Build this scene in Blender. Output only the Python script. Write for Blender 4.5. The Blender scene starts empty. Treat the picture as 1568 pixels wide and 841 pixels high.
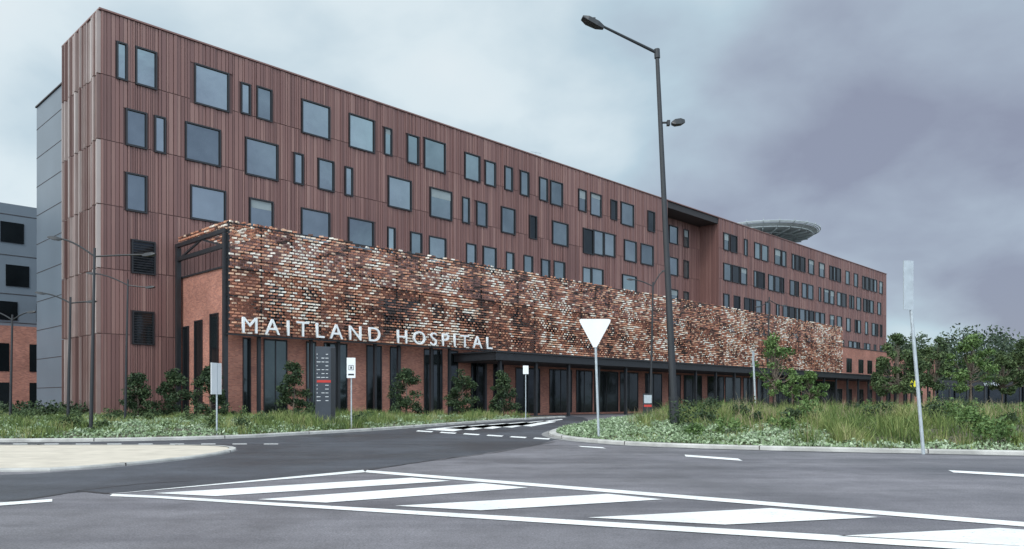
import bpy, math, random
import numpy as np
from mathutils import Vector, Matrix, noise
random.seed(7); rng=np.random.default_rng(7)
scene=bpy.context.scene
H=1.5; F=1180.0; CU=784.0; HV=613.0
# ---------------------------------------------------------------- survey helpers (ground plane / facade plane fixes)
def G(u,v,z=0.0):
    Y=(H-z)*F/(v-HV); return ((u-CU)/F*Y, Y)
def PX(u,Y): return (u-CU)/F*Y
def PZ(v,Y): return H+(HV-v)/F*Y
d1=(0.6967,0.7174); d2=(-0.7174,0.6967); C=(-29.5,55.3)
ANG=math.atan2(d1[1],d1[0])
def L(x,y): return (C[0]+x*d1[0]+y*d2[0], C[1]+x*d1[1]+y*d2[1])
def xs(u,o=0.0):
    k=(u-CU)/F; px=C[0]-o*d2[0]; py=C[1]-o*d2[1]
    return (k*py-px)/(d1[0]-k*d1[1])
def zs(v,x,o=0.0):
    return PZ(v, L(x,-o)[1])
# ---------------------------------------------------------------- materials
def newmat(name):
    m=bpy.data.materials.new(name); m.use_nodes=True
    nt=m.node_tree; b=nt.nodes['Principled BSDF']; return m,nt,b
def N(nt,t,**k):
    n=nt.nodes.new(t)
    for a,v in k.items(): setattr(n,a,v)
    return n
def ramp(nt,fac,stops,interp='LINEAR'):
    r=N(nt,'ShaderNodeValToRGB'); r.color_ramp.interpolation=interp
    e=r.color_ramp.elements
    while len(e)<len(stops): e.new(0.5)
    for i,(p,c) in enumerate(stops):
        e[i].position=p; e[i].color=(c[0],c[1],c[2],1)
    nt.links.new(fac,r.inputs[0]); return r.outputs[0]
def noisen(nt,scale,detail=4,rough=.55,vec=None,dist=0):
    n=N(nt,'ShaderNodeTexNoise'); n.inputs['Scale'].default_value=scale; n.inputs['Detail'].default_value=detail
    n.inputs['Roughness'].default_value=rough; n.inputs['Distortion'].default_value=dist
    if vec is None:
        tc=N(nt,'ShaderNodeTexCoord'); vec=tc.outputs['Object']
    nt.links.new(vec,n.inputs['Vector']); return n.outputs['Fac']
def mixc(nt,fac,a,b,mode='MIX'):
    m=N(nt,'ShaderNodeMix',data_type='RGBA',blend_type=mode)
    for sock,val in ((m.inputs[0],fac),(m.inputs[6],a),(m.inputs[7],b)):
        if isinstance(val,(int,float)): sock.default_value=val
        elif isinstance(val,tuple): sock.default_value=(val[0],val[1],val[2],1)
        else: nt.links.new(val,sock)
    return m.outputs[2]
def mathn(nt,op,a,b=None,clamp=False):
    m=N(nt,'ShaderNodeMath',operation=op); m.use_clamp=clamp
    for i,val in enumerate((a,b)):
        if val is None: continue
        if isinstance(val,(int,float)): m.inputs[i].default_value=val
        else: nt.links.new(val,m.inputs[i])
    return m.outputs[0]
def bump(nt,b,h,strength=.3,dist=.02):
    bn=N(nt,'ShaderNodeBump'); bn.inputs['Strength'].default_value=strength; bn.inputs['Distance'].default_value=dist
    nt.links.new(h,bn.inputs['Height']); nt.links.new(bn.outputs[0],b.inputs['Normal'])
def plain(name,col,rough=.6,metal=0,var=.15,scale=2.0,spec=.5):
    m,nt,b=newmat(name)
    f=noisen(nt,scale,6)
    lo=tuple(c*(1-var) for c in col); hi=tuple(min(1,c*(1+var)) for c in col)
    nt.links.new(ramp(nt,f,[(.3,lo),(.7,hi)]),b.inputs['Base Color'])
    b.inputs['Roughness'].default_value=rough; b.inputs['Metallic'].default_value=metal
    b.inputs['Specular IOR Level'].default_value=spec
    return m
def island(name,stops,rough=.6,nscale=.15,nmix=.35,spec=.5,interp='LINEAR'):
    m,nt,b=newmat(name)
    g=N(nt,'ShaderNodeNewGeometry')
    f=noisen(nt,nscale,3)
    f2=mathn(nt,'SUBTRACT',mathn(nt,'MULTIPLY',f,3.0),1.0,True)
    v=mathn(nt,'ADD',mathn(nt,'MULTIPLY',g.outputs['Random Per Island'],1-nmix),mathn(nt,'MULTIPLY',f2,nmix),True)
    nt.links.new(ramp(nt,v,stops,interp),b.inputs['Base Color'])
    b.inputs['Roughness'].default_value=rough; b.inputs['Specular IOR Level'].default_value=spec
    return m

M_rib=island('terracotta_cladding',[(0,(.140,.070,.063)),(.3,(.185,.094,.085)),(.7,(.225,.117,.103)),(1,(.30,.175,.152))],.5,.12,.22)
M_rib2=island('fin_cladding',[(0,(.12,.062,.056)),(.5,(.22,.14,.125)),(1,(.46,.40,.38))],.5,.3,.1)
M_wall=plain('cladding_back',(.125,.064,.060),.6,0,.2,.3)
M_joint=plain('joint_dark',(.03,.02,.02),.7)
M_grey=plain('grey_panel',(.145,.175,.21),.4,0,.1,.2)
M_frame=plain('black_frame',(.014,.015,.018),.35)
M_steel=plain('dark_steel',(.020,.022,.026),.4)
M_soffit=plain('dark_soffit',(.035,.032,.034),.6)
M_roof=plain('roof_membrane',(.25,.25,.26),.8)
M_white=plain('white_paint',(.84,.85,.86),.5,0,.03)
M_sign=plain('sign_white',(.78,.79,.80),.4,0,.04)
M_galv=plain('galvanised_steel',(.44,.48,.51),.5,.3,.12,6)
M_alu=plain('helipad_steel',(.34,.38,.39),.55,.1)
M_red=plain('red_panel',(.5,.04,.03),.5)
M_yel=plain('yellow_panel',(.80,.72,.03),.4)
M_bark=plain('bark',(.14,.11,.085),.9,0,.4,6)
M_conc=plain('kerb_concrete',(.42,.41,.39),.85,0,.3,1.3)
M_gut=plain('gutter_concrete',(.24,.235,.235),.85,0,.35,1.1)
M_mulch=plain('mulch_soil',(.085,.078,.052),.95,0,.5,4)
M_leafd=island('leaf_dark',[(0,(.012,.022,.012)),(.5,(.030,.055,.024)),(1,(.08,.115,.045))],.6,.9,.4,.3)
M_leaff=island('leaf_far',[(0,(.028,.044,.034)),(.5,(.060,.088,.056)),(1,(.13,.16,.10))],.8,.12,.55,.2)
M_leafm=island('leaf_gum',[(0,(.022,.042,.018)),(.5,(.06,.095,.038)),(1,(.15,.20,.08))],.7,.5,.45,.3)
M_leafl=island('leaf_light',[(0,(.035,.07,.022)),(.5,(.095,.165,.048)),(1,(.20,.28,.10))],.6,.7,.4,.3)
M_grass=island('ornamental_grass',[(0,(.034,.055,.016)),(.30,(.085,.135,.036)),(.58,(.16,.21,.06)),(.80,(.27,.28,.11)),(1,(.42,.37,.22))],.6,.7,.62,.3)
M_seed=island('grass_seedheads',[(0,(.18,.14,.085)),(1,(.42,.35,.24))],.8,.4,.4,.2)
M_cover=island('silver_groundcover',[(0,(.10,.15,.07)),(.5,(.25,.34,.19)),(1,(.52,.59,.45))],.7,.6,.35,.3)

def glassmat(name,c0,c1,rough=.08):
    m,nt,b=newmat(name)
    g=N(nt,'ShaderNodeNewGeometry')
    tc=N(nt,'ShaderNodeTexCoord')
    f=noisen(nt,.5,3,.5,tc.outputs['Object'])
    v=mathn(nt,'ADD',mathn(nt,'MULTIPLY',g.outputs['Random Per Island'],.55),mathn(nt,'MULTIPLY',f,.5),True)
    nt.links.new(ramp(nt,v,[(.15,c0),(.85,c1)]),b.inputs['Base Color'])
    b.inputs['Metallic'].default_value=.85; b.inputs['Roughness'].default_value=rough
    bump(nt,b,noisen(nt,.8,2),.12,.05)
    return m
M_glass=glassmat('window_glass',(.14,.18,.20),(.33,.40,.42),.03)
M_blind=plain('window_blind',(.27,.31,.32),.7,0,.1,1)
M_dglass=glassmat('dark_glass',(.02,.024,.028),(.07,.085,.09))
def brickmat():
    m,nt,b=newmat('podium_brick')
    tc=N(nt,'ShaderNodeTexCoord'); s=N(nt,'ShaderNodeSeparateXYZ'); nt.links.new(tc.outputs['Object'],s.inputs[0])
    c=N(nt,'ShaderNodeCombineXYZ'); nt.links.new(mathn(nt,'ADD',s.outputs[0],s.outputs[1]),c.inputs[0]); nt.links.new(s.outputs[2],c.inputs[1])
    br=N(nt,'ShaderNodeTexBrick'); nt.links.new(c.outputs[0],br.inputs['Vector'])
    br.inputs['Scale'].default_value=1; br.inputs['Brick Width'].default_value=.24; br.inputs['Row Height'].default_value=.086
    br.inputs['Mortar Size'].default_value=.008; br.inputs['Color1'].default_value=(.50,.20,.135,1); br.inputs['Color2'].default_value=(.31,.115,.085,1)
    br.inputs['Mortar'].default_value=(.32,.23,.195,1)
    f=noisen(nt,.5,5)
    col=mixc(nt,1.0,br.outputs['Color'],ramp(nt,f,[(.3,(.72,.70,.70)),(.7,(1.1,1.1,1.1))]),'MULTIPLY')
    nt.links.new(col,b.inputs['Base Color']); b.inputs['Roughness'].default_value=.85
    bump(nt,b,br.outputs['Fac'],-.3,.01)
    return m
M_brick=brickmat()
def screenmat():
    m,nt,b=newmat('screen_bricks')
    g=N(nt,'ShaderNodeNewGeometry')
    tc=N(nt,'ShaderNodeTexCoord'); mp=N(nt,'ShaderNodeMapping'); nt.links.new(tc.outputs['Object'],mp.inputs[0]); mp.inputs['Scale'].default_value=(1,1,.8)
    f=noisen(nt,.30,2,.55,mp.outputs[0],.4)
    f2=mathn(nt,'MULTIPLY',mathn(nt,'SUBTRACT',f,.475),1.9)
    v=mathn(nt,'ADD',g.outputs['Random Per Island'],f2,True)
    col=ramp(nt,v,[(0,(.055,.034,.028)),(.15,(.125,.060,.044)),(.32,(.27,.110,.072)),(.52,(.48,.20,.12)),(.70,(.62,.32,.195)),(.86,(.68,.50,.37)),(1,(.86,.80,.71))])
    nt.links.new(col,b.inputs['Base Color']); b.inputs['Roughness'].default_value=.6
    return m
M_scr=screenmat()
def asphalt(name,c,wet=.0):
    m,nt,b=newmat(name)
    tc=N(nt,'ShaderNodeTexCoord'); o=tc.outputs['Object']
    f1=noisen(nt,.22,6,.6,o,.4); f2=noisen(nt,45,3,.7,o); f3=noisen(nt,1.6,5,.6,o)
    a=tuple(x*.74 for x in c); h=tuple(x*1.28 for x in c)
    col=ramp(nt,f1,[(.35,a),(.65,h)])
    col=mixc(nt,1,col,ramp(nt,f2,[(.3,(.5,.5,.5)),(.72,(1.6,1.6,1.6))]),'MULTIPLY')
    col=mixc(nt,1,col,ramp(nt,f3,[(.3,(.82,.82,.82)),(.6,(1.06,1.06,1.06))]),'MULTIPLY')
    mp=N(nt,'ShaderNodeMapping'); nt.links.new(o,mp.inputs[0]); mp.inputs['Rotation'].default_value=(0,0,.35); mp.inputs['Scale'].default_value=(.06,.9,1)
    st=noisen(nt,1,4,.6,mp.outputs[0],.2)
    col=mixc(nt,1,col,ramp(nt,st,[(.38,(.78,.78,.80)),(.55,(1.05,1.05,1.05))]),'MULTIPLY')
    nt.links.new(col,b.inputs['Base Color'])
    rr=N(nt,'ShaderNodeMapRange'); nt.links.new(f1,rr.inputs[0]); rr.inputs[1].default_value=.35; rr.inputs[2].default_value=.65
    rr.inputs[3].default_value=.48-wet; rr.inputs[4].default_value=.72-wet
    nt.links.new(rr.outputs[0],b.inputs['Roughness'])
    bump(nt,b,f2,.5,.01)
    return m
M_asp=asphalt('asphalt_worn',(.150,.142,.156),.05)
M_aspd=asphalt('asphalt_dark',(.052,.056,.068),.10)
M_tar=plain('tar_seal',(.03,.03,.034),.4,0,.2,3)
M_apron=plain('concrete_apron',(.55,.49,.41),.9,0,.14,1.5)
def paintmat():
    m,nt,b=newmat('road_paint')
    f=noisen(nt,14,6,.7); f1=noisen(nt,.8,4)
    col=mixc(nt,ramp(nt,f,[(.30,(0,0,0)),(.42,(1,1,1))]),(.35,.35,.36),(.84,.84,.83))
    col=mixc(nt,1,col,ramp(nt,f1,[(.3,(.83,.83,.83)),(.6,(1,1,1))]),'MULTIPLY')
    nt.links.new(col,b.inputs['Base Color']); b.inputs['Roughness'].default_value=.6; return m
M_paint=paintmat()
def groundmat():
    m,nt,b=newmat('ground_grass')
    f=noisen(nt,.08,6); g=noisen(nt,3,5)
    col=ramp(nt,f,[(.35,(.04,.06,.02)),(.65,(.09,.12,.045))])
    col=mixc(nt,1,col,ramp(nt,g,[(.3,(.7,.7,.7)),(.7,(1.2,1.2,1.2))]),'MULTIPLY')
    nt.links.new(col,b.inputs['Base Color']); b.inputs['Roughness'].default_value=.95; return m
M_ground=groundmat()
# ---------------------------------------------------------------- mesh builder
class MB:
    def __init__(s): s.v=[]; s.f=[]; s.m=[]
    def box(s,x0,x1,y0,y1,z0,z1,m=0):
        n=len(s.v)
        s.v+=[(x0,y0,z0),(x1,y0,z0),(x1,y1,z0),(x0,y1,z0),(x0,y0,z1),(x1,y0,z1),(x1,y1,z1),(x0,y1,z1)]
        s.f+=[(n,n+3,n+2,n+1),(n+4,n+5,n+6,n+7),(n,n+1,n+5,n+4),(n+1,n+2,n+6,n+5),(n+2,n+3,n+7,n+6),(n+3,n,n+4,n+7)]
        s.m+=[m]*6
    def mbox(s,mat,hx,hy,hz,m=0):
        n=len(s.v)
        for z in (-hz,hz):
            for x,y in ((-hx,-hy),(hx,-hy),(hx,hy),(-hx,hy)):
                s.v.append(tuple(mat@Vector((x,y,z))))
        s.f+=[(n,n+3,n+2,n+1),(n+4,n+5,n+6,n+7),(n,n+1,n+5,n+4),(n+1,n+2,n+6,n+5),(n+2,n+3,n+7,n+6),(n+3,n,n+4,n+7)]
        s.m+=[m]*6
    def beam(s,p0,p1,w,h,m=0):
        p0=Vector(p0);p1=Vector(p1);d=p1-p0
        q=d.to_track_quat('X','Z').to_matrix().to_4x4()
        s.mbox(Matrix.Translation((p0+p1)/2)@q,d.length/2,w/2,h/2,m)
    def tube(s,pts,rad,k=10,m=0):
        n0=len(s.v); P=[Vector(p) for p in pts]
        for i,p in enumerate(P):
            d=(P[min(i+1,len(P)-1)]-P[max(i-1,0)]).normalized()
            a=Vector((1,0,0)) if abs(d.z)>.999 else d.cross(Vector((0,0,1))).normalized()
            b=d.cross(a)
            r=rad[i] if isinstance(rad,(list,tuple)) else rad
            for j in range(k):
                t=2*math.pi*j/k; s.v.append(tuple(p+a*(r*math.cos(t))+b*(r*math.sin(t))))
        for i in range(len(P)-1):
            for j in range(k):
                a0=n0+i*k+j; b0=n0+i*k+(j+1)%k
                s.f.append((a0,b0,b0+k,a0+k)); s.m.append(m)
        s.f.append(tuple(n0+j for j in range(k))[::-1]); s.m.append(m)
        s.f.append(tuple(n0+(len(P)-1)*k+j for j in range(k))); s.m.append(m)
    def prism(s,pts,z0,z1,m=0,mt=None):
        n=len(s.v);k=len(pts)
        s.v+=[(p[0],p[1],z0) for p in pts]+[(p[0],p[1],z1) for p in pts]
        s.f.append(tuple(range(n+k,n+2*k))); s.m.append(m if mt is None else mt)
        for i in range(k):
            j=(i+1)%k; s.f.append((n+i,n+j,n+k+j,n+k+i)); s.m.append(m)
    def sheet(s,pts,z,m=0):
        n=len(s.v); s.v+=[(p[0],p[1],z) for p in pts]; s.f.append(tuple(range(n,n+len(pts)))); s.m.append(m)
    def obj(s,name,mats,parent=None,smooth=False):
        me=bpy.data.meshes.new(name); me.from_pydata(s.v,[],s.f)
        for m in mats: me.materials.append(m)
        me.polygons.foreach_set('material_index',s.m)
        if smooth: me.polygons.foreach_set('use_smooth',[True]*len(s.f))
        me.update()
        o=bpy.data.objects.new(name,me); scene.collection.objects.link(o)
        if parent: o.parent=parent
        return o
def empty(name,loc=(0,0,0),rz=0):
    o=bpy.data.objects.new(name,None); scene.collection.objects.link(o); o.location=loc; o.rotation_euler=(0,0,rz); return o
def npobj(name,V,Fq,mats,parent=None,midx=None,Ft=None):
    me=bpy.data.meshes.new(name)
    V=np.asarray(V,dtype=np.float32)
    loops=[Fq.reshape(-1)]; starts=[np.arange(len(Fq))*4]; 
    nq=len(Fq)
    if Ft is not None:
        loops.append(Ft.reshape(-1)); starts.append(nq*4+np.arange(len(Ft))*3)
    lo=np.concatenate(loops).astype(np.int32); st=np.concatenate(starts).astype(np.int32)
    me.vertices.add(len(V)); me.vertices.foreach_set('co',V.reshape(-1))
    me.loops.add(len(lo)); me.loops.foreach_set('vertex_index',lo)
    me.polygons.add(len(st)); me.polygons.foreach_set('loop_start',st)
    for m in mats: me.materials.append(m)
    if midx is not None: me.polygons.foreach_set('material_index',midx.astype(np.int32))
    me.update(calc_edges=True); me.validate()
    o=bpy.data.objects.new(name,me); scene.collection.objects.link(o)
    if parent: o.parent=parent
    return o
# ---------------------------------------------------------------- hospital
hosp=empty('hospital_building',(C[0],C[1],0),ANG)
X1=xs(1022); X2=xs(1100); X3=xs(1357); ZR=29.5; DEP=19.0
joints=[6.3,11.0,15.6,20.25,24.93]
b=MB()
b.box(0,14.1,0,8.6,0,ZR,0)
b.box(14.1,X1,0,DEP,0,ZR,0)
b.box(X1,X2,3.2,DEP,0,28.9,0)
b.box(X2,X3,0,DEP,0,ZR,0)
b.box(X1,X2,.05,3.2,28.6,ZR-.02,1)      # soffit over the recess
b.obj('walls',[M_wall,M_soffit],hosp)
b=MB()
b.box(-.15,X3+.15,-.15,.15,ZR,ZR+.12); b.box(-.15,.15,.15,8.6,ZR,ZR+.12); b.box(X3-.15,X3+.15,.15,DEP,ZR,ZR+.12)
b.obj('parapet_capping',[M_rib],hosp)
b=MB(); b.box(14.3,X3-.3,.3,DEP-.3,ZR+.005,ZR+.03)
for (x,w,h) in ((30,5,1.4),(52,8,1.8),(66,4,1.2),(140,6,1.6)): b.box(x,x+w,10,15,ZR+.03,ZR+h)
b.obj('roof_plant',[M_roof],hosp)
# windows from surveyed facade marks (u0,u1,v0,v1)
W=[(180,192,68,121),(209,237,78,132),(299,348,107,164),(370,381,130,174),(394,414,137,183),(463,503,160,208),(535,571,181,229),(589,598,198,237),(624,639,209,250),(650,680,217,261),(712,733,238,276),(743,757,249,284),(773,783,257,291),(797,808,264,299),(826,837,274,307),(843,860,280,314),(886,896,292,323),(904,919,298,330),(935,943,308,336),(951,969,313,345),(992,1001,325,354),
(194,222,172,224),(238,251,181,233),(285,335,195,249),(377,423,218,271),(451,462,237,281),(488,509,247,291),(529,538,258,299),(595,628,275,319),(659,690,292,334),(708,717,304,341),(730,744,311,346),(768,787,320,357),(811,820,332,365),(846,868,342,375),(893,907,352,388),(909,923,355,390),(925,940,359,392),(956,973,370,400),(981,999,376,405),
(194,222,269,323),(293,343,290,338),(383,416,308,350),(462,503,324,371),(534,570,338,382),(594,603,350,388),(629,644,358,394),(657,681,365,404),(714,727,375,409),(740,758,380,414),(775,785,388,418),(802,814,393,422),(829,840,399,426),(848,863,402,430),(892,904,411,438),(906,922,413,440),(953,973,423,447),
(203,235,371,418),(204,233,479,526)]
wins=[]
for i,(u0,u1,v0,v1) in enumerate(W):
    x0=xs(u0);x1=xs(u1);xc=xs((u0+u1)/2)
    kk=2 if i>=len(W)-2 else (1 if i in (33,18,35,20) else 0)
    wins.append((x0,x1,zs(v1,xc),zs(v0,xc),kk,0.0))
rr=random.Random(3)
for (zt,zb) in ((27.4,24.9),(22.7,20.2),(17.95,15.45),(13.4,11.3)):
    x=X2+1.6
    while x<X3-3:
        w=rr.choice([.9,1.5,1.9,2.2]); wins.append((x,x+w,zb,zt,0 if rr.random()<.7 else 1,0.0)); x+=w+rr.choice([.5,.6,1.6,2.6])
    for x,w in ((X1+2.6,1.0),(X1+5.4,2.2),(X1+9.4,1.2)):
        wins.append((x,x+w,zb,zt,1 if w<1.1 else 0,3.2))
fr=MB(); gl=MB(); rb=random.Random(17)
for (x0,x1,z0,z1,k,yy) in wins:
    t=.11; yf=yy-.17
    fr.box(x0-t,x0,yf,yy+.02,z0-t,z1+t); fr.box(x1,x1+t,yf,yy+.02,z0-t,z1+t)
    fr.box(x0,x1,yf,yy+.02,z0-t,z0); fr.box(x0,x1,yf,yy+.02,z1,z1+t)
    gl.box(x0,x1,yy-.05,yy-.03,z0,z1,1 if k else 0)
    if k==0:
        fr.box(x0,x0+.05,yy-.075,yy-.051,z0,z1); fr.box(x1-.05,x1,yy-.075,yy-.051,z0,z1)
        fr.box(x0+.05,x1-.05,yy-.075,yy-.051,z0,z0+.06)
        if rb.random()<.14:
            hgt=(z1-z0)*rb.choice([.2,.3,.4]); gl.box(x0+.06,x1-.06,yy-.056,yy-.0505,z1-hgt,z1-.02,2)
    if k==2:
        z=z0+.12
        while z<z1-.05: fr.box(x0,x1,yy-.11,yy-.055,z,z+.05); z+=.19
fr.obj('window_frames',[M_frame],hosp); gl.obj('window_glass',[M_glass,M_dglass,M_blind],hosp)
def ribs(x0,x1,yy,zt,mb,wn,seed):
    r=random.Random(seed); x=x0
    segs=[0.35]+joints+[zt]
    while x<x1-.1:
        w=r.choice([.10,.13,.18,.24,.30]); xe=min(x+w,x1); dp=r.choice([.04,.06,.09])
        for a,bz in zip(segs[:-1],segs[1:]):
            iv=[(a+.03,bz-.03)]
            for (p0,p1,q0,q1,k,wy) in wn:
                if wy!=yy or p0-.12>xe or p1+.12<x: continue
                niv=[]
                for (c0,c1) in iv:
                    if q0-.12>=c1 or q1+.12<=c0: niv.append((c0,c1)); continue
                    if c0<q0-.12: niv.append((c0,q0-.12))
                    if c1>q1+.12: niv.append((q1+.12,c1))
                iv=niv
            for c0,c1 in iv:
                if c1-c0>.02: mb.box(x,xe,yy-dp,yy+.01,c0,c1)
        x=xe+r.choice([.03,.04,.06])
mb=MB(); ribs(0.02,X1,0.0,ZR-.02,mb,wins,1); ribs(X1+.02,X2-.05,3.2,28.5,mb,wins,2); ribs(X2,X3,0.0,ZR-.02,mb,wins,3)
y=.02
while y<3.1: mb.box(X2-.08,X2,y,y+.25,.3,ZR-.9); y+=.30
mb.obj('cladding_ribs',[M_rib],hosp)
mb=MB(); y=0.02; r=random.Random(5)
segs=[0.3]+joints+[ZR-.02]
while y<8.5:
    w=r.choice([.08,.1,.16,.3]); dp=r.choice([.06,.16,.26])
    for a,bz in zip(segs[:-1],segs[1:]): mb.box(-dp,.01,y,min(y+w,8.55),a+.04,bz-.04)
    y+=w+r.choice([.05,.10,.16])
mb.obj('end_wall_fins',[M_rib2],hosp)
b=MB(); b.box(.6,14,8.62,18.4,0,27.5,0)
for i in range(1,11): b.box(.585,14.05,8.63,18.415,i*2.55,i*2.55+.05,1)
b.box(.5,14.1,8.64,18.5,27.5,27.62,1)
b.obj('service_core',[M_grey,M_joint],hosp)
# podium
PO=7.5; PL=xs(1432,PO); PZT=10.8
b=MB(); b.box(5.6,PL,-PO,-.2,0,PZT,0); b.box(5.5,PL+.1,-PO-.08,-PO+.25,PZT,PZT+.12,1); b.box(5.5,5.85,-PO+.25,-.2,PZT,PZT+.12,1)
b.box(5.9,PL-.1,-PO+.3,-.2,PZT+.004,PZT+.03,2)
b.obj('podium',[M_brick,M_steel,M_roof],hosp)
b=MB(); g=MB()
def pane(x0,x1,z0,z1,m=0,mull=True):
    yy=-PO
    g.box(x0,x1,yy-.02,yy+.02,z0,z1,m)
    b.box(x0-.08,x0,yy-.07,yy+.03,z0,z1); b.box(x1,x1+.08,yy-.07,yy+.03,z0,z1)
    b.box(x0-.08,x1+.08,yy-.07,yy+.03,z1,z1+.1)
    if mull and x1-x0>1.4:
        b.box((x0+x1)/2-.04,(x0+x1)/2+.04,yy-.06,yy-.021,z0,z1)
for (u0,u1) in ((373,382),(405,438),(470,482),(497,530),(562,583),(598,612),(650,676),(690,700),(722,740),(756,770)):
    pane(xs(u0,PO),xs(u1,PO),.3,5.9)
rr=random.Random(9); x=xs(790,PO)
while x<112:
    w=rr.choice([2.6,3.4,4.2]); pane(x,x+w,.2,4.6); x+=w+rr.choice([.5,.9,1.6])
while x<PL-4:
    pane(x,x+2.2,.4,3.4); pane(x,x+2.2,6.4,8.8); x+=rr.choice([4.4,5.6])
x=9.0
while x<108:
    w=rr.choice([1.2,1.6,2.4,3.6]); pane(x,x+w,7.0,10.0,0,False); x+=w+rr.choice([1.6,2.6,3.8])
for (y0,y1,z0,z1) in ((-6.6,-5.5,.4,7.6),(-4.0,-2.9,.4,7.3),(-1.7,-.9,.4,7.0)):
    g.box(5.56,5.62,y0,y1,z0,z1); b.box(5.5,5.63,y0-.1,y0,z0,z1); b.box(5.5,5.63,y1,y1+.1,z0,z1); b.box(5.5,5.63,y0-.1,y1+.1,z1,z1+.1)
b.obj('podium_window_frames',[M_frame],hosp); g.obj('podium_glazing',[M_dglass],hosp)
# brick lattice screen
SO=8.9; S0=5.27; S1=xs(1290,SO); SZ0=6.1; SZ1=13.96
mb=MB(); rr=random.Random(21)
dx=.44; dz=.224; rows=int((SZ1-SZ0)/dz); cols=int((S1-S0)/dx)
for j in range(rows):
    for i in range(cols):
        if j==rows-1 and rr.random()<.3: continue
        x=S0+.2+i*dx+(dx/2 if j%2 else 0); z=SZ0+.1+j*dz
        if x>S1: continue
        a=.5*math.sin(x*.55+j*.5)+rr.uniform(-.22,.22)
        mt=Matrix.Translation((x,-SO+rr.uniform(-.05,.05),z))@Matrix.Rotation(a,4,'Z')@Matrix.Rotation(rr.uniform(-.06,.06),4,'Y')
        mb.mbox(mt,.165,.06,.057)
for j in range(rows-3,rows):
    y=-SO+.5
    while y<-.5:
        mt=Matrix.Translation((S0,y,SZ0+.1+j*dz))@Matrix.Rotation(math.pi/2+rr.uniform(-.2,.2),4,'Z'); mb.mbox(mt,.165,.065,.057); y+=.44
for i in range(0,9):
    y=-SO+.4
    while y<-.5:
        mt=Matrix.Translation((S0+.3+i*.5,y+(.2 if i%2 else 0),SZ1-.02))@Matrix.Rotation(math.pi/2+rr.uniform(-.2,.2),4,'Z'); mb.mbox(mt,.17,.065,.058); y+=.46
mb.obj('brick_screen',[M_scr],hosp)
b=MB()
x=S0+.1
while x<S1:
    b.box(x-.05,x+.05,-SO+.14,-SO+.26,SZ0,SZ1-.1); x+=2.4
for z in (SZ0-.08,SZ0+2.6,SZ0+5.2,SZ1-.25):
    b.box(S0,S1,-SO+.26,-SO+.36,z,z+.12)
b.box(S0-.1,S1,-SO-.1,-SO+.12,SZ0-.10,SZ0-.02)
for z in (SZ1-.85,SZ1-1.9): b.box(S0-.12,S0+.12,-SO+.37,-.25,z,z+.28)
b.box(S0-.16,S0+.16,-.75,-.4,0,SZ1-.9); b.box(S0-.15,S0+.15,-SO+.38,-SO+.68,0,SZ1-.9)
b.beam((S0,-SO+.7,SZ1-1.75),(S0,-4.6,SZ1-.8),.12,.14); b.beam((S0,-.8,SZ1-1.75),(S0,-4.6,SZ1-.8),.12,.14)
x=S0+5.2
while x<S1-1:
    b.beam((x,-SO+.36,SZ1-.6),(x,-.2,SZ1-.6),.14,.2); x+=5.2
for u in (398,478,520,576,612,662,690,745):
    x=xs(u,8.4); b.box(x-.11,x+.11,-8.35,-8.12,0,SZ0+.1)
CO=13.0; K0=27.0; K1=xs(1432,CO)
b.box(K0,K1,-CO,-PO-.1,4.95,5.6); b.box(K0-.15,K1+.1,-CO-.15,-PO-.12,5.6,5.72)
x=K0+1
while x<K1:
    b.box(x-.13,x+.13,-CO+.4,-CO+.66,0,4.95)
    x+=4.6
b.obj('screen_frame_and_canopy',[M_steel],hosp)
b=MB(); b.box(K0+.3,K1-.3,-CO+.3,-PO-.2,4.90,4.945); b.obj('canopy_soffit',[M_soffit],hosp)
# letters
def word(txt,u0,u1,name):
    cu=bpy.data.curves.new(name,'FONT'); cu.body=txt; cu.size=1.0; cu.extrude=.06; cu.space_character=1.5
    o=bpy.data.objects.new(name,cu); scene.collection.objects.link(o); cu.materials.append(M_white)
    bpy.context.view_layer.update()
    x0=xs(u0,SO+.45); x1=xs(u1,SO+.45)
    w,h=o.dimensions[0],o.dimensions[1]
    o.scale=((x1-x0)/w,1.10/h,1); o.rotation_euler=(math.pi/2,0,0); o.location=(x0,-SO-.45,6.16); o.parent=hosp
word('MAITLAND',368,580,'letters_maitland'); word('HOSPITAL',606,752,'letters_hospital')
# helipad
hb=MB(); hx,hy,hz=120.3,9.4,32.7; R=9.6
circ=[(hx+R*math.cos(t*math.pi/24),hy+R*math.sin(t*math.pi/24)) for t in range(48)]
hb.prism(circ,hz,hz+.35); n=len(hb.v)
hb.f.append(tuple(range(n-96,n-48))[::-1]); hb.m.append(0)
for k in range(24):
    t=k*math.pi/12; c,s=math.cos(t),math.sin(t)
    hb.beam((hx+1.2*c,hy+1.2*s,hz-1.0),(hx+R*.97*c,hy+R*.97*s,hz-.14),.14,.34)
    hb.beam((hx+R*c,hy+R*s,hz+.1),(hx+(R+1.4)*c,hy+(R+1.4)*s,hz+.95),.12,.14)
    hb.beam((hx+(R+1.3)*c,hy+(R+1.3)*s,hz+.85),(hx+(R+1.3)*c,hy+(R+1.3)*s,hz+1.35),.08,.08)
for t in range(48):
    a0=t*math.pi/24; a1=(t+1)*math.pi/24; k=len(hb.v)
    for (a,rd,z) in ((a0,R+.05,hz+.15),(a1,R+.05,hz+.15),(a1,R+.8,hz+.6),(a0,R+.8,hz+.6)): hb.v.append((hx+rd*math.cos(a),hy+rd*math.sin(a),z))
    hb.f.append((k,k+1,k+2,k+3)); hb.m.append(0)
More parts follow.
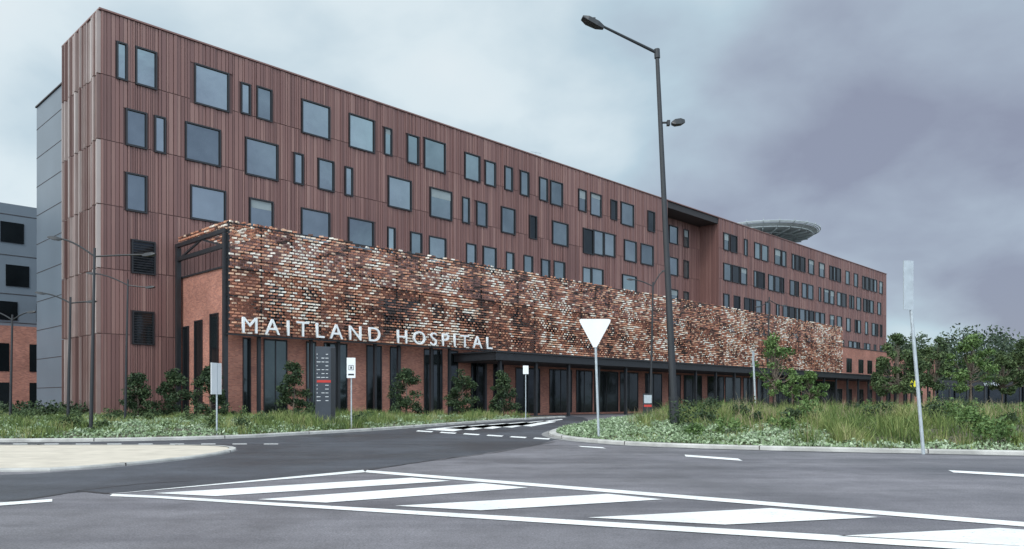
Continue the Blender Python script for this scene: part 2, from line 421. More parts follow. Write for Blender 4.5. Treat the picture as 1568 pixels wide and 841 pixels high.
for rad,z in ((R+1.3,hz+.85),(R+.95,hz+.72),(R*.7,hz-.4),(R*.4,hz-.8)):
    pts=[(hx+rad*math.cos(t*math.pi/20),hy+rad*math.sin(t*math.pi/20),z) for t in range(41)]
    hb.tube(pts,.10,5)
hb.tube([(hx,hy,ZR),(hx,hy,hz)],[1.3,1.3],14)
for k in range(4):
    t=k*math.pi/2+.4; hb.tube([(hx+3.4*math.cos(t),hy+3.4*math.sin(t),ZR),(hx+6*math.cos(t),hy+6*math.sin(t),hz-.3)],.16,8)
hb.box(hx-2,hx+2,hy-4,hy-2,ZR,ZR+1.9); hb.beam((hx+9,hy,hz-.3),(hx+17,hy,ZR+.2),1.2,.2)
hb.obj('helipad_deck',[M_alu],hosp)
b=MB(); ax=xs(840); b.tube([(ax,2,ZR),(ax,2,ZR+1.6)],.04,5); b.beam((ax-.9,2,ZR+1.3),(ax+.9,2,ZR+1.5),.04,.04); b.beam((ax-.5,2,ZR+1.0),(ax+.5,2,ZR+1.1),.04,.04); b.obj('roof_antenna',[M_galv],hosp)
# ---------------------------------------------------------------- annex at far left
ann=empty('hospital_annex',(C[0],C[1],0),ANG)
b=MB(); b.box(-70,20,37.6,60,0,22.8,0); b.box(-70,20,36.6,37.6,0,9.5,1)
for i,(zt,zb) in enumerate(((20.8,18.6),(16.2,13.9),(12.2,10.2))):
    x=-60+i*1.3
    while x<10:
        b.box(x,x+2.2,37.5,37.62,zb,zt,2); x+=rr.choice([3.2,4.0,5.2])
x=-60
while x<12: b.box(x,x+2.4,36.55,36.62,4.6,7.6,2); b.box(x,x+2.4,36.55,36.62,.4,3.4,2); x+=4.3
for z in (9.9,13,17.2,21.6): b.box(-70.05,20.05,37.57,37.63,z,z+.07,3)
b.obj('annex_walls',[M_grey,M_brick,M_dglass,M_joint],ann)
low=empty('low_shelter_building',(0,0,0))
b=MB(); Y0=175
b.box(PX(1425,Y0),PX(1640,Y0),Y0,Y0+14,4.6,6.0,0); b.box(PX(1432,Y0),PX(1640,Y0),Y0+3,Y0+13,0,4.6,1)
for i in range(9): x=PX(1428,Y0)+i*4; b.box(x,x+.3,Y0+.3,Y0+.6,0,4.6,0)
b.obj('shelter',[M_steel,M_dglass],low)
cu=bpy.data.curves.new('shelter_lettering','FONT'); cu.body='westec'; cu.size=1.7; cu.extrude=.05; cu.materials.append(M_galv)
o=bpy.data.objects.new('shelter_lettering',cu); scene.collection.objects.link(o); o.location=(PX(1505,Y0),Y0-.2,4.75); o.rotation_euler=(math.pi/2,0,0); o.parent=low
# ---------------------------------------------------------------- ground, roads, beds
def pl(name,pts,z,mat):
    b=MB(); b.sheet(pts,z); return b.obj(name,[mat])
pl('ground',[(-1500,-500),(1500,-500),(1500,2500),(-1500,2500)],0,M_ground)
pl('road',[(-160,-60),(160,-60),(160,190),(-160,190)],.004,M_asp)
def chaikin(p,n=2):
    for _ in range(n):
        q=[p[0]]
        for a,bb in zip(p[:-1],p[1:]):
            q+=[(a[0]*.75+bb[0]*.25,a[1]*.75+bb[1]*.25),(a[0]*.25+bb[0]*.75,a[1]*.25+bb[1]*.75)]
        q.append(p[-1]); p=q
    return p
dark=chaikin([G(-300,733),G(0,730),G(200,715),G(345,697),G(371,688),G(330,681),G(0,682),G(0,674),G(480,660),G(860,636),G(905,640),G(880,660),G(850,676),G(760,692),G(640,708),G(550,722),G(350,742),G(165,757),G(130,752),G(0,771),G(-300,778)],1)
pl('road_resurfacing',dark,.008,M_aspd)
tb=MB(); rt=random.Random(4)
def wig(pts,w):
    P=[Vector(p) for p in pts]; Q=[]
    for a,c in zip(P[:-1],P[1:]):
        n=max(2,int((c-a).length/.35))
        for i in range(n): Q.append(a.lerp(c,i/n)+Vector((rt.uniform(-.04,.04),rt.uniform(-.04,.04))))
    Q.append(P[-1])
    for a,c in zip(Q[:-1],Q[1:]):
        d=(c-a).normalized(); nn=Vector((-d.y,d.x)); w0=w*rt.uniform(.6,1.3)
        k=len(tb.v); tb.v+=[(a.x-nn.x*w0,a.y-nn.y*w0,.0105),(c.x-nn.x*w0,c.y-nn.y*w0,.0105),(c.x+nn.x*w0,c.y+nn.y*w0,.0105),(a.x+nn.x*w0,a.y+nn.y*w0,.0105)]
        tb.f.append((k,k+1,k+2,k+3)); tb.m.append(0)
wig([G(-60,775),G(0,771),G(60,762),G(125,752.5),G(150,756),G(180,757)],.045)
wig([G(120,752),G(210,742),G(300,737)],.035)
wig([G(850,677),G(760,693),G(640,709),G(555,722)],.03)
tb.obj('tar_joint',[M_tar])
def kerbed(name,poly,hk=.13,w=.3,top=None,gutter=True):
    n=len(poly); A=sum(poly[i][0]*poly[(i+1)%n][1]-poly[(i+1)%n][0]*poly[i][1] for i in range(n))
    if A<0: poly=poly[::-1]
    inn=[]; outn=[]
    for i in range(n):
        p0=Vector(poly[i-1]);p=Vector(poly[i]);p1=Vector(poly[(i+1)%n])
        e0=(p-p0).normalized(); e1=(p1-p).normalized()
        nn=(Vector((-e0.y,e0.x))+Vector((-e1.y,e1.x))); nn=nn.normalized() if nn.length>1e-6 else Vector((-e0.y,e0.x))
        inn.append(tuple(p+nn*w)); outn.append(tuple(p-nn*.32))
    b=MB()
    for i in range(n):
        j=(i+1)%n; a,c,d,e=poly[i],poly[j],inn[j],inn[i]
        k=len(b.v)
        am=(a[0]*.9+e[0]*.1,a[1]*.9+e[1]*.1); cm=(c[0]*.9+d[0]*.1,c[1]*.9+d[1]*.1)
        b.v+=[(a[0],a[1],0),(c[0],c[1],0),(c[0],c[1],hk-.03),(a[0],a[1],hk-.03),(am[0],am[1],hk),(cm[0],cm[1],hk),(d[0],d[1],hk),(e[0],e[1],hk)]
        b.f+=[(k,k+1,k+2,k+3),(k+3,k+2,k+5,k+4),(k+4,k+5,k+6,k+7)]; b.m+=[0,0,0]
        if gutter:
            o0,o1=outn[i],outn[j]; k=len(b.v)
            b.v+=[(o0[0],o0[1],.017),(o1[0],o1[1],.017),(c[0],c[1],.017),(a[0],a[1],.017)]; b.f.append((k,k+1,k+2,k+3)); b.m.append(3)
    b.sheet(inn,hk-.015,1)
    acc=0
    for i in range(n):
        a=Vector(poly[i]); c=Vector(poly[(i+1)%n]); ln=(c-a).length
        if a.length>90: continue
        e=(c-a).normalized() if ln>0 else Vector((1,0)); nn=Vector((-e.y,e.x)); t=(4.5-acc)
        while t<ln:
            p=a+e*t+nn*(w*.47); T=Matrix.Translation((p.x,p.y,hk/2+.002))@Matrix.Rotation(math.atan2(e.y,e.x),4,'Z'); b.mbox(T,.012,w*.5,hk/2+.001,2); t+=4.5
        acc=(acc+ln)%4.5
    b.obj(name,[M_conc,top or M_mulch,M_joint,M_gut])
    return poly
bedL=chaikin([(-60,26.6),G(0,679),G(330,674),G(480,665),G(560,661),G(700,650),G(800,643),G(866,639.5)],2)+[L(30,-14.5),L(26,-9.4),L(10,-2),(-80,75)]
bedL=kerbed('garden_bed',bedL)
bedR=chaikin([L(46,-15.5),G(905,648),G(868,656),G(836,664),G(850,672),G(920,680),G(1010,685),G(1200,691),G(1568,698),(60,5),(90,-6)],2)+[(150,60),L(170,-15.5)]
bedR=kerbed('garden_bed',bedR)
isl=chaikin([(-45,24.6),G(0,684),G(300,683.5),G(372,687),G(340,698),G(190,715),G(0,727),(-35,17.5)],2)
kerbed('concrete_median',isl,.07,.2,M_apron,False)
def dist_in(poly,X,Y):
    P=np.array(poly); Q=np.roll(P,-1,0); dmin=np.full(X.shape,1e9); ins=np.zeros(X.shape,bool)
    for (a,bb) in zip(P,Q):
        e=bb-a; l2=(e**2).sum()+1e-9
        t=np.clip(((X-a[0])*e[0]+(Y-a[1])*e[1])/l2,0,1)
        dmin=np.minimum(dmin,np.hypot(X-a[0]-t*e[0],Y-a[1]-t*e[1]))
        c=((a[1]>Y)!=(bb[1]>Y))&(X<(bb[0]-a[0])*(Y-a[1])/(bb[1]-a[1]+1e-12)+a[0]); ins^=c
    return np.where(ins,dmin,-dmin)
def hmound(d,amp): 
    t=np.clip((d-.4)/7,0,1); return .09+amp*t*t*(3-2*t)
def mound(name,poly,x0,x1,y0,y1,amp,st=.8):
    xsv=np.arange(x0,x1,st); ysv=np.arange(y0,y1,st); XX,YY=np.meshgrid(xsv,ysv)
    D=dist_in(poly,XX,YY); Z=hmound(D,amp)
    idx=np.arange(XX.size).reshape(XX.shape)
    ok=(D>.3); q=ok[:-1,:-1]&ok[1:,:-1]&ok[:-1,1:]&ok[1:,1:]
    Fq=np.stack([idx[:-1,:-1][q],idx[:-1,1:][q],idx[1:,1:][q],idx[1:,:-1][q]],1)
    o=npobj(name,np.stack([XX,YY,Z],-1).reshape(-1,3),Fq,[M_mulch])
    o.data.polygons.foreach_set('use_smooth',[True]*len(o.data.polygons))
AR=.45; AL=.15
mound('planting_mound',bedR,-2,100,0,110,AR); mound('planting_mound',bedL,-60,14,26,60,AL)
# markings
mk=MB(); ZM=.013
def quadm(*pts): mk.sheet([G(u,v) for u,v in pts],ZM)
quadm((172,757.5),(168,761),(240,764),(1568,849),(1900,869),(1900,858),(1568,838),(240,760.5))
quadm((165,757.8),(172,757.3),(560,724),(556,720.5))
quadm((562,720.8),(558,724.2),(1568,808),(1900,835),(1900,828),(1568,801))
quadm((235,756.5),(330,761),(690,737.5),(630,732.5))
quadm((395,766),(500,771),(808,748),(738,741))
quadm((605,776),(735,783),(1015,766),(930,757.5))
quadm((900,794),(1110,805),(1345,793.5),(1180,779.5))
quadm((1280,822.5),(1560,838),(1750,826),(1530,810))
quadm((-120,779),(-120,785),(80,769.5),(80,765.5))
quadm((1048,697),(1050,700),(1137,706.5),(1130,703))
quadm((1452,721),(1460,724.5),(1680,738),(1680,733))
quadm((885,683.5),(890,685),(928,687.5),(922,685.5))
for i in range(6):
    t0=i/6; t1=t0+.11; quadm((640+215*t0,659.5+13.3*t0),(637+215*t0,661+13.5*t0),(637+215*t1,661+13.5*t1),(640+215*t1,659.5+13.3*t1))
for i in range(5):
    u=650+i*30; v=658-i*1.9; quadm((u,v),(u+44,v+3),(u+82,v-4.2),(u+60,v-5.6))
quadm((770,652.5),(772,654),(862,643),(860,642))
for i in range(9):
    u=20+i*48; quadm((u,680.2),(u,681.0),(u+22,680.9),(u+22,680.1))
mk.obj('road_markings',[M_paint])
# ---------------------------------------------------------------- vegetation
def blades(name,XY,Z,hgt,per,spread,wid,mats,lean=.45,lo=.45):
    n=len(XY)*per
    bx=np.repeat(XY[:,0],per)+rng.normal(0,spread,n); by=np.repeat(XY[:,1],per)+rng.normal(0,spread,n); bz=np.repeat(Z,per)-.03
    h=np.repeat(hgt,per)*rng.uniform(lo,1.15,n); a=rng.uniform(0,2*np.pi,n); ln=np.abs(rng.normal(0,lean,n))*h
    px,py=np.cos(a),np.sin(a); b2=rng.uniform(0,2*np.pi,n); wx,wy=np.cos(b2)*wid,np.sin(b2)*wid
    w=rng.uniform(.6,1.3,n); wx*=w; wy*=w
    V=np.zeros((n,7,3))
    for k,(t,ww,le) in enumerate(((0,1,0),(.45,.9,.22),(.8,.55,.62))):
        cx=bx+px*ln*le; cy=by+py*ln*le; cz=bz+h*t
        V[:,2*k]=np.stack([cx-wx*ww,cy-wy*ww,cz],1); V[:,2*k+1]=np.stack([cx+wx*ww,cy+wy*ww,cz],1)
    V[:,6]=np.stack([bx+px*ln,by+py*ln,bz+h*.97],1)
    b0=np.arange(n)*7
    Fq=np.concatenate([np.stack([b0,b0+1,b0+3,b0+2],1),np.stack([b0+2,b0+3,b0+5,b0+4],1)])
    Ft=np.stack([b0+4,b0+5,b0+6],1)
    return npobj(name,V.reshape(-1,3),Fq,mats,Ft=Ft)
def leaves_np(P,size):
    n=len(P); a=rng.normal(size=(n,3)); a/=np.linalg.norm(a,axis=1)[:,None]; c=rng.normal(size=(n,3)); c-= (c*a).sum(1)[:,None]*a; c/=np.linalg.norm(c,axis=1)[:,None]
    s=(size*rng.uniform(.6,1.4,n))[:,None]
    V=np.stack([P-a*s,P-c*s*.5,P+a*s,P+c*s*.5],1)
    b0=np.arange(n)*4
    return V.reshape(-1,3),np.stack([b0,b0+1,b0+2,b0+3],1)
def sample(poly,n,x0,x1,y0,y1,pw=1.6):
    y=y0+(y1-y0)*rng.random(n)**pw; x=x0+(x1-x0)*rng.random(n); d=dist_in(poly,x,y); return x,y,d
def nz2(x,y,s,o): return np.array([noise.noise((a*s,c*s,o)) for a,c in zip(x,y)])
x,y,d=sample(bedR,6500,0,52,14,75)
nz=nz2(x,y,.22,0); nb=nz2(x,y,.45,11)
k=(d>np.where(x<9.0,3.4,.8))&(x<.78*y+4)&(nz+nb*.9>-.12)
k&=~((x<12)&(y<60)&(x<y*.19-1.2))
hh=(.20+.50*np.clip(nz+.35,0,1)+.85*np.clip(nb,0,1)+.30*rng.random(len(x))**2)*np.clip(.45+d/5,0,1)
blades('ornamental_grass',np.stack([x,y],1)[k],hmound(d,AR)[k],hh[k],28,.12,.011,[M_grass],.5)
k2=k&(nz2(x,y,.3,21)>.12)
blades('grass_seedheads',np.stack([x,y],1)[k2],hmound(d,AR)[k2],hh[k2]*1.22,5,.16,.009,[M_seed],.35,.7)
x,y,d=sample(bedR,5000,0,48,14,60)
k=(d>.5)&(x<.78*y+4)&~((x<12)&(y<60)&(x<y*.19-1.2))
blades('low_sedge',np.stack([x,y],1)[k],hmound(d,AR)[k],np.full(k.sum(),.26),18,.2,.013,[M_grass],.8)
x,y,d=sample(bedL,8500,-46,8,26,62,1.2)
nz=nz2(x,y,.25,5); nb=nz2(x,y,.6,15)
k=(d>.6)&(nz+nb*.9>0.0)
hh=(.12+.34*np.clip(nz+.3,0,1)+.42*np.clip(nb,0,1)+.13*rng.random(len(x)))
hh=np.where(x>-14,hh*1.35,hh)
blades('bed_grass',np.stack([x,y],1)[k],hmound(d,AL)[k],hh[k],22,.17,.013,[M_grass],.55)
Ps=[]
for poly,amp,(x0,x1,y0,y1),sel,n in ((bedR,AR,(0,15,20,60),'R',62000),(bedL,AL,(-45,6,26,60),'L',62000)):
    x,y,d=sample(poly,n*2,x0,x1,y0,y1,1.3)
    nz=nz2(x,y,.35,9 if sel=='R' else 3); nb=nz2(x,y,1.3,31)
    if sel=='R': k=(d>.33)&(d<5.2)&((x<10.5)|(d<1.0))&(nz>-.55)
    else: k=(d>.3)&(nz>-.22)
    z=hmound(d,amp)+np.abs(rng.normal(0,.05,len(x)))+.24*np.clip(nb+.3,0,1)*np.clip(d,0,1)
    Ps.append(np.stack([x,y,z],1)[k])
V,Fq=leaves_np(np.concatenate(Ps),.062); npobj('silver_groundcover',V,Fq,[M_cover])
# mixed low shrubs in both beds
def shrubs(name,poly,amp,n,x0,x1,y0,y1,dmin,mat,seed,hmax):
    r=np.random.default_rng(seed); pts=[]; c=0
    while c<n:
        x=r.uniform(x0,x1); y=r.uniform(y0,y1); d=float(dist_in(poly,np.array([x]),np.array([y]))[0])
        if d<dmin: continue
        if poly is bedR and (x<y*.19+.5 or x>.75*y+4): continue
        c+=1; R_=r.uniform(.25,.6)*hmax; z0=float(hmound(np.array([d]),amp)[0])
        for j in range(5):
            o=r.normal(size=3)*R_*.4; p=r.normal(size=(70,3)); p/=np.linalg.norm(p,axis=1)[:,None]; p*=(r.random(70)**.5)[:,None]*R_*.6; p[:,2]*=.9
            pts.append(p+np.array([x+o[0],y+o[1],z0+R_*.75+o[2]*.6]))
    P=np.concatenate(pts); P=P[P[:,2]>.1]
    V,Fq=leaves_np(P,.06); npobj(name,V,Fq,[mat])
shrubs('low_shrubs',bedL,AL,70,-40,5,33,60,2.0,M_leafm,11,1.0)
shrubs('low_shrubs',bedR,AR,55,4,44,22,62,1.6,M_leafl,12,1.1)
shrubs('low_shrubs',bedR,AR,45,4,44,22,62,2.5,M_leafd,13,1.3)

def tree(name,x,y,zb,h,rad,kind,leafmat,nl,ls,seed):
    r=np.random.default_rng(seed); rp=random.Random(seed)
    mb=MB(); pts=[]
    if kind=='cone':
        mb.tube([(x,y,zb),(x+.03,y,zb+h*.5),(x,y,zb+h*.93)],[.05+.012*h,.04,.012],7)
        cl=[]
        for i in range(40):
            t=rp.random()**.9; a=rp.uniform(0,6.28); rr_=rad*(1-.78*t*t)*rp.uniform(.35,1)
            c=Vector((x+rr_*math.cos(a),y+rr_*math.sin(a),zb+h*(.1+.85*t))); cl.append((c,rad*rp.uniform(.22,.4)))
            mb.tube([(x,y,c.z-.2),tuple(c)],[.02,.008],4)
    else:
        top=.45
        mb.tube([(x,y,zb),(x+.05*h*rp.uniform(-1,1)*.3,y,zb+h*top),(x,y,zb+h*.8)],[.012*h+.03,.010*h+.02,.02],8)
        cl=[]
        for i in range(34):
            a=rp.uniform(0,6.28); t=rp.uniform(top*.6,1); q=(t-top*.6)/(1-top*.6)
            rr_=rad*math.sin(math.pi*min(.95,.22+.72*q))*rp.uniform(.3,1)
            c=Vector((x+rr_*math.cos(a),y+rr_*math.sin(a),zb+h*t*.97)); cl.append((c,rad*rp.uniform(.15,.34)))
            s=zb+h*(top*.7+.35*q*rp.random()); mid=(Vector((x,y,s))+c)/2+Vector((0,0,-.03*h))
            mb.tube([(x,y,s),tuple(mid),tuple(c)],[.006*h+.01,.004*h+.008,.008],5)
    per=nl//len(cl)
    for c,rc in cl:
        p=r.normal(size=(per,3)); p/=np.linalg.norm(p,axis=1)[:,None]; p*= (r.random(per)**.55)[:,None]*rc; p[:,2]*=.8
        pts.append(p+np.array(c))
    P=np.concatenate(pts)
    V,Fq=leaves_np(P,ls)
    mb.m=[0]*len(mb.f); n0=len(mb.v)
    mb.v+= [tuple(q) for q in V.tolist()]; mb.f+=[tuple(q) for q in (Fq+n0).tolist()]; mb.m+=[1]*len(Fq)
    return mb.obj(name,[M_bark,leafmat])
for i,(u,Y,zt,w) in enumerate(((211,50,573,42),(268,51.5,568,44),(322,50,560,42),(450,53,553,40),(622,56,562,42),(708,60,566,38),(770,62,566,34))):
    h=PZ(zt,Y)-.15; tree('evergreen_shrub',PX(u,Y),Y,.12,h,w*Y/F/2*1.35,'cone',M_leafd,4600,.085,50+i)
for i,(u,Y,vt,w,lm,nl) in enumerate(((1187,62,511,66,M_leafl,2200),(1240,68,570,48,M_leafl,3000),(1213,80,572,30,M_leafl,1500),(1374,72,512,72,M_leafm,5600),(1350,90,545,34,M_leafm,2500),(1398,110,540,44,M_leafm,3200),(1430,130,518,66,M_leafm,5000),(1487,112,514,74,M_leafl,5200),(1535,115,540,56,M_leafm,4400),(1572,140,522,70,M_leafm,4400),(1640,95,505,80,M_leafm,4200))):
    h=PZ(vt,Y)-.4; tree('young_gum_tree',PX(u,Y),Y,.4,h,w*Y/F/2,'round',lm,nl,.0014*Y+.03,90+i)
def belt(name,x0,x1,y0,y1,n,h0,h1,seed):
    r=np.random.default_rng(seed); pts=[]; mb=MB()
    for i in range(n):
        cx=r.uniform(x0,x1); cy=r.uniform(y0,y1); h=r.uniform(h0,h1); R_=h*r.uniform(.22,.34)
        mb.tube([(cx,cy,0),(cx,cy,h*.7)],[.35,.12],5)
        for j in range(10):
            a=r.uniform(0,6.28); q=r.random(); rr_=R_*r.uniform(.2,1)
            c=np.array([cx+rr_*math.cos(a),cy+rr_*math.sin(a),h*(.30+.65*q)])
            p=r.normal(size=(60,3)); p/=np.linalg.norm(p,axis=1)[:,None]; p*=(r.random(60)**.5)[:,None]*R_*.48; pts.append(p+c)
    V,Fq=leaves_np(np.concatenate(pts),.55)
    mb.m=[0]*len(mb.f); n0=len(mb.v); mb.v+=[tuple(q) for q in V.tolist()]; mb.f+=[tuple(q) for q in (Fq+n0).tolist()]; mb.m+=[1]*len(Fq)
    mb.obj(name,[M_bark,M_leaff])
belt('distant_trees',118,330,222,280,190,17,23.5,4)
belt('distant_trees',-230,-60,160,230,70,10,17,5)
V,Fq=leaves_np(np.stack([rng.uniform(-50,-31,9000),rng.uniform(56,59,9000),rng.uniform(.1,1.5,9000)*rng.uniform(.5,1,9000)],1),.12); npobj('hedge',V,Fq,[M_leafd])
# ---------------------------------------------------------------- street furniture
def head(mb,c,dirv,l,w,t,m=0):
    d=Vector(dirv).normalized(); q=d.to_track_quat('X','Z').to_matrix().to_4x4(); T=Matrix.Translation(c)@q
    n=len(mb.v); prof=[(-.5,.35,.5),(-.2,.8,1),(.25,1,.9),(.5,.7,.35)]
    for (a,bw,bt) in prof:
        for (yy,zz) in ((-1,-.5),(1,-.5),(.8,.5),(-.8,.5)):
            mb.v.append(tuple(T@Vector((a*l,yy*w/2*bw,zz*t*bt))))
    for i in range(3):
        for j in range(4):
            mb.f.append((n+i*4+j,n+i*4+(j+1)%4,n+i*4+4+(j+1)%4,n+i*4+4+j)); mb.m.append(m)
    mb.f.append((n,n+1,n+2,n+3)); mb.f.append((n+15,n+14,n+13,n+12)); mb.m+=[m,m]
YL=32.0
mb=MB(); xb=PX(1034,YL); xt=PX(1006,YL); zt=PZ(80,YL)
def pole(z): f=(z-.1)/(zt-.1); return (xb+(xt-xb)*f,YL,z)
mb.tube([pole(.1),pole(.35)],[.27,.27],14); mb.tube([pole(.3),pole(1.6)],[.21,.19],14)
mb.tube([pole(1.6),pole(zt*.45),pole(zt)],[.155,.12,.08],14); mb.tube([pole(1.55),pole(1.65)],[.205,.205],14)
mb.tube([pole(zt-.25),pole(zt+.12)],[.12,.12],10)
ex=PX(918,YL); ez=PZ(46,YL)
mb.tube([(xt,YL,zt-.03),(ex,YL-.4,ez)],[.065,.05],10)
dv=Vector((ex-xt,-.4,ez-zt)); head(mb,(ex-.32,YL-.45,ez+.08),dv,.98,.46,.22); mb.box(ex-.42,ex-.22,YL-.52,YL-.36,ez+.17,ez+.27)
zz=PZ(188,YL); p=pole(zz); mb.tube([p,(p[0]+.35,YL,zz)],.045,8); head(mb,(PX(1038,YL),YL-.05,zz),(-1,0,-.15),.55,.34,.24)
mb.mbox(Matrix.Translation((p[0]+.33,YL,zz-.02)),.06,.1,.1)
mb.obj('street_lamp',[M_steel])
def arm_lamp(u,Y,vb,vt,arms,r=.06):
    mb=MB(); x=PX(u,Y); zt=PZ(vt,Y); zb=.1; xo=x-(.02*(zt-zb))
    mb.tube([(xo,Y,zb),(xo,Y,zb+.3)],[r*2,r*2],10); mb.tube([(xo,Y,zb+.3),(x,Y,zt)],[r*1.3,r*.8],10)
    for (ua,va) in arms:
        xe=PX(ua,Y); ze=PZ(va,Y); z0=zt-.35
        pts=[]
        for i in range(8):
            t=i/7; pts.append((x+(xe-x)*t,Y,z0+(ze-z0)*math.sin(t*math.pi/2)))
        mb.tube(pts,[r*.6]*8,7); head(mb,(xe,Y,ze),(xe-x,0,.12*abs(xe-x)),.55,.26,.14)
    mb.obj('street_lamp',[M_steel],smooth=False)
arm_lamp(145,32,668,380,((84,365),(228,390)))
arm_lamp(108,44,650,455,((62,449),(140,462)),.07)
arm_lamp(196,46,645,428,((140,419),(230,440)),.06)
arm_lamp(19,50,655,482,((48,478),(-10,478)),.07)
arm_lamp(1000,62,625,432,((1018,415),(965,428)),.08)
arm_lamp(1178,90,615,455,((1160,470),(1200,468)),.09)
arm_lamp(1487,115,610,520,((1475,517),(1505,517)),.09)
def post(mb,x,y,z0,z1,r=.035,dx=0,m=0): mb.tube([(x+dx,y,z0),(x,y,z1)],[r,r],8,m)
mb=MB(); Y=28; cx=PX(911,Y); w=24*Y/F; z1=PZ(490,Y); z0=PZ(533,Y)
post(mb,cx,Y+.03,.1,z1-.1,.045,PX(917,Y)-cx)
n=len(mb.v); tri=[(-w,z1),(-w+.06,z1+.03),(w-.06,z1+.03),(w,z1),(w-.02,z1-.09),(.06,z0+.02),(-.06,z0+.02),(-w+.02,z1-.09)]
for yy in (Y-.035,Y-.018):
    for a,c in tri: mb.v.append((cx+a,yy,c))
k=len(tri); mb.f.append(tuple(range(n,n+k))); mb.f.append(tuple(range(n+k,n+2*k))[::-1]); mb.m+=[1,1]
for i in range(k): j=(i+1)%k; mb.f.append((n+i,n+k+i,n+k+j,n+j)); mb.m.append(1)
mb.box(cx-.2,cx+.2,Y-.017,Y,z1-.3,z1-.25); mb.obj('give_way_sign',[M_galv,M_sign])
def plate_sign(name,u,Y,vt,vb,hw,base_dx=0,ang=0,mplate=M_sign,marks=None,r=.035,zb=.1):
    mb=MB(); x=PX(u,Y); zt=PZ(vt,Y); z0=PZ(vb,Y); post(mb,x,Y,zb,zt-.03,r,base_dx)
    T=Matrix.Translation((x,Y-.06,(zt+z0)/2))@Matrix.Rotation(ang,4,'Z'); mb.mbox(T,hw,.012,(zt-z0)/2,1)
    for zz in (.3,-.3): mb.mbox(Matrix.Translation((x,Y-.02,(zt+z0)/2+zz*(zt-z0)))@Matrix.Rotation(ang,4,'Z'),min(hw*.8,.3),.012,.02,0)
    if marks:
        for (cx_,cz_,a,c,mi) in marks: mb.mbox(T@Matrix.Translation((cx_,-.016,cz_)),a,.003,c,mi)
    mb.obj(name,[M_galv,mplate,M_frame,M_red])
plate_sign('speed_sign',538,38,548,579,.21,0,.15,marks=[(0,.12,.11,.012,2),(0,-.1,.11,.012,2),(-.11,.01,.012,.12,2),(.11,.01,.012,.12,2),(0,.01,.04,.06,2),(0,-.33,.14,.04,2)])
plate_sign('keep_left_sign',332,31,556,604,.35,0,1.35)
plate_sign('parking_sign',805,56,560,573,.2,0,.1)
plate_sign('street_name_sign',1389,20,400,475,.15,PX(1414,20)-PX(1389,20),.25,M_galv,r=.045)
plate_sign('bollard_light_sign',1153,48,538,560,.12,.2,.8,M_galv,r=.06)
mb=MB(); Y=75; x=PX(1396,Y); post(mb,x,Y,.1,PZ(582,Y),.05); 
mb.tube([(x,Y-.1,PZ(588,Y)),(x,Y-.06,PZ(588,Y))],[.42,.42],20,1); mb.tube([(x,Y-.13,PZ(588,Y)),(x,Y-.1,PZ(588,Y))],[.14,.14],12,0); mb.obj('pedestrian_warning_sign',[M_steel,M_yel])
mb=MB(); Y=38; x0=PX(483,Y); x1=PX(513,Y); zt=PZ(532,Y); a=.35
T=Matrix.Translation(((x0+x1)/2,Y,0))@Matrix.Rotation(a,4,'Z'); hw=(x1-x0)/2*.98
mb.mbox(T@Matrix.Translation((0,0,zt/2+.05)),hw,.13,zt/2-.02,0); mb.mbox(T@Matrix.Translation((0,0,.22)),hw+.06,.2,.14,1)
mb.mbox(T@Matrix.Translation((hw-.12,-.132,zt/2+.1)),.1,.012,zt/2-.12,4)
rr=random.Random(2); z=zt-.35; i=0
while z>1.3:
    if i==7: mb.mbox(T@Matrix.Translation((-.08,-.137,z)),.34,.006,.06,3)
    else:
        for kx in range(3):
            if rr.random()<.75: mb.mbox(T@Matrix.Translation((-hw+.16+kx*.19,-.137,z)),rr.uniform(.05,.085),.006,.013,2)
        mb.mbox(T@Matrix.Translation((-hw+.07,-.137,z)),.018,.006,.02,2)
    z-=.19; i+=1
mb.obj('directory_sign',[plain('sign_slate',(.045,.052,.065),.4),M_conc,M_sign,M_red,M_frame])
mb=MB(); Y=52; x=PX(992,Y); mb.box(x-.32,x+.32,Y,Y+.1,.5,1.95,0); mb.box(x-.26,x+.26,Y-.01,Y-.004,1.3,1.85,1); mb.box(x-.26,x+.26,Y-.01,Y-.004,1.05,1.2,2); mb.box(x-.3,x-.22,Y+.02,Y+.08,.1,.5,0); mb.box(x+.22,x+.3,Y+.02,Y+.08,.1,.5,0); mb.obj('wayfinding_sign',[M_steel,M_galv,M_red])
# ---------------------------------------------------------------- world, sun, camera
w=bpy.data.worlds.new('World'); scene.world=w; w.use_nodes=True; nt=w.node_tree; nt.nodes.clear()
out=N(nt,'ShaderNodeOutputWorld'); sky=N(nt,'ShaderNodeTexSky',sky_type='NISHITA'); sky.sun_disc=False
SE=math.radians(52); SAZ=math.radians(195)
sky.sun_elevation=SE; sky.sun_rotation=SAZ
b1=N(nt,'ShaderNodeBackground'); b1.inputs[1].default_value=.10; nt.links.new(sky.outputs[0],b1.inputs[0])
tc=N(nt,'ShaderNodeTexCoord'); sp=N(nt,'ShaderNodeSeparateXYZ'); nt.links.new(tc.outputs['Generated'],sp.inputs[0])
zz=mathn(nt,'ADD',mathn(nt,'MAXIMUM',sp.outputs[2],0.0),.42)
cx=mathn(nt,'DIVIDE',sp.outputs[0],zz); cy=mathn(nt,'DIVIDE',sp.outputs[1],zz)
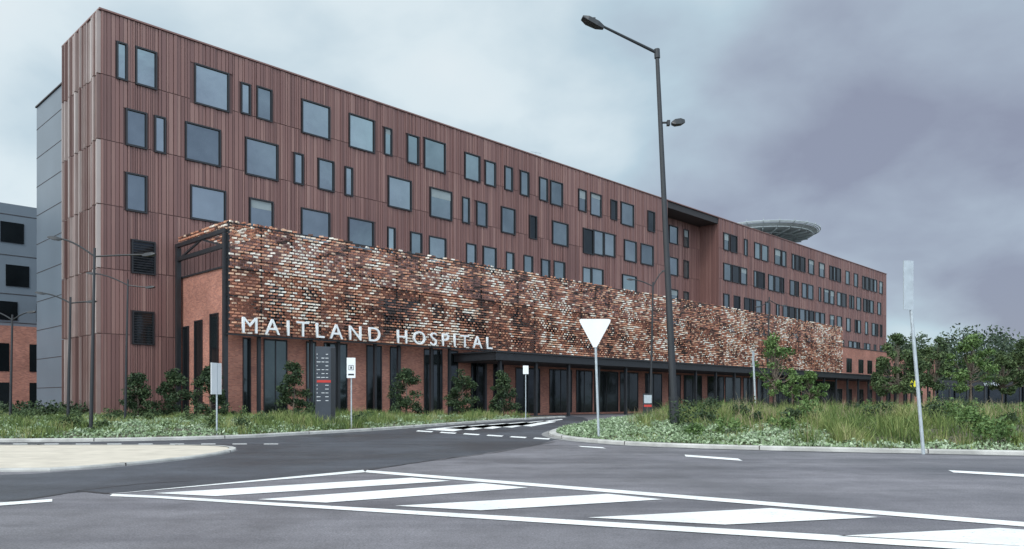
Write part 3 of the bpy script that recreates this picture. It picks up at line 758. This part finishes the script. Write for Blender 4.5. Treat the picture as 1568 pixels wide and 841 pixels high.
cb=N(nt,'ShaderNodeCombineXYZ'); nt.links.new(cx,cb.inputs[0]); nt.links.new(cy,cb.inputs[1]); cb.inputs[2].default_value=3.7
f=noisen(nt,1.5,2,.45,cb.outputs[0],.1)
f2=noisen(nt,4.2,5,.5,cb.outputs[0],.15)
v=mathn(nt,'ADD',mathn(nt,'MULTIPLY',f,1.05),mathn(nt,'MULTIPLY',f2,.36))
v=mathn(nt,'SUBTRACT',v,.17)
v=mathn(nt,'SUBTRACT',v,mathn(nt,'MULTIPLY',sp.outputs[0],.22))
col=ramp(nt,v,[(.26,(.29,.32,.42)),(.38,(.41,.48,.58)),(.49,(.52,.66,.75)),(.62,(.76,.87,.92)),(.78,(.86,.93,.96))])
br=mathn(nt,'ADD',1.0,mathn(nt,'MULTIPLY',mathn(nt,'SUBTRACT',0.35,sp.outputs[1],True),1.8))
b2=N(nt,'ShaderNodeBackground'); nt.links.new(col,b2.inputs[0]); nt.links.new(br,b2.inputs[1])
mx=N(nt,'ShaderNodeMixShader'); mx.inputs[0].default_value=.90
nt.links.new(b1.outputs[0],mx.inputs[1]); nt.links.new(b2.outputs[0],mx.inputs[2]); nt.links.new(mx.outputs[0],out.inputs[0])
sd=bpy.data.lights.new('sun','SUN'); sd.energy=1.5; sd.angle=math.radians(20); sd.color=(1,.97,.93)
so=bpy.data.objects.new('sun',sd); scene.collection.objects.link(so)
sdir=Vector((math.sin(SAZ)*math.cos(SE),math.cos(SAZ)*math.cos(SE),math.sin(SE)))
so.rotation_euler=sdir.to_track_quat('Z','Y').to_euler()
cd=bpy.data.cameras.new('camera'); co=bpy.data.objects.new('camera',cd); scene.collection.objects.link(co)
co.location=(0,0,H); co.rotation_euler=(math.pi/2,0,0); cd.sensor_width=36; cd.lens=36*F/1568; cd.shift_y=(HV-420.5)/1568; cd.clip_end=5000; cd.clip_start=.1
scene.camera=co
scene.view_settings.view_transform='Standard'; scene.view_settings.look='None'; scene.view_settings.exposure=0
print('objects',len(bpy.data.objects))
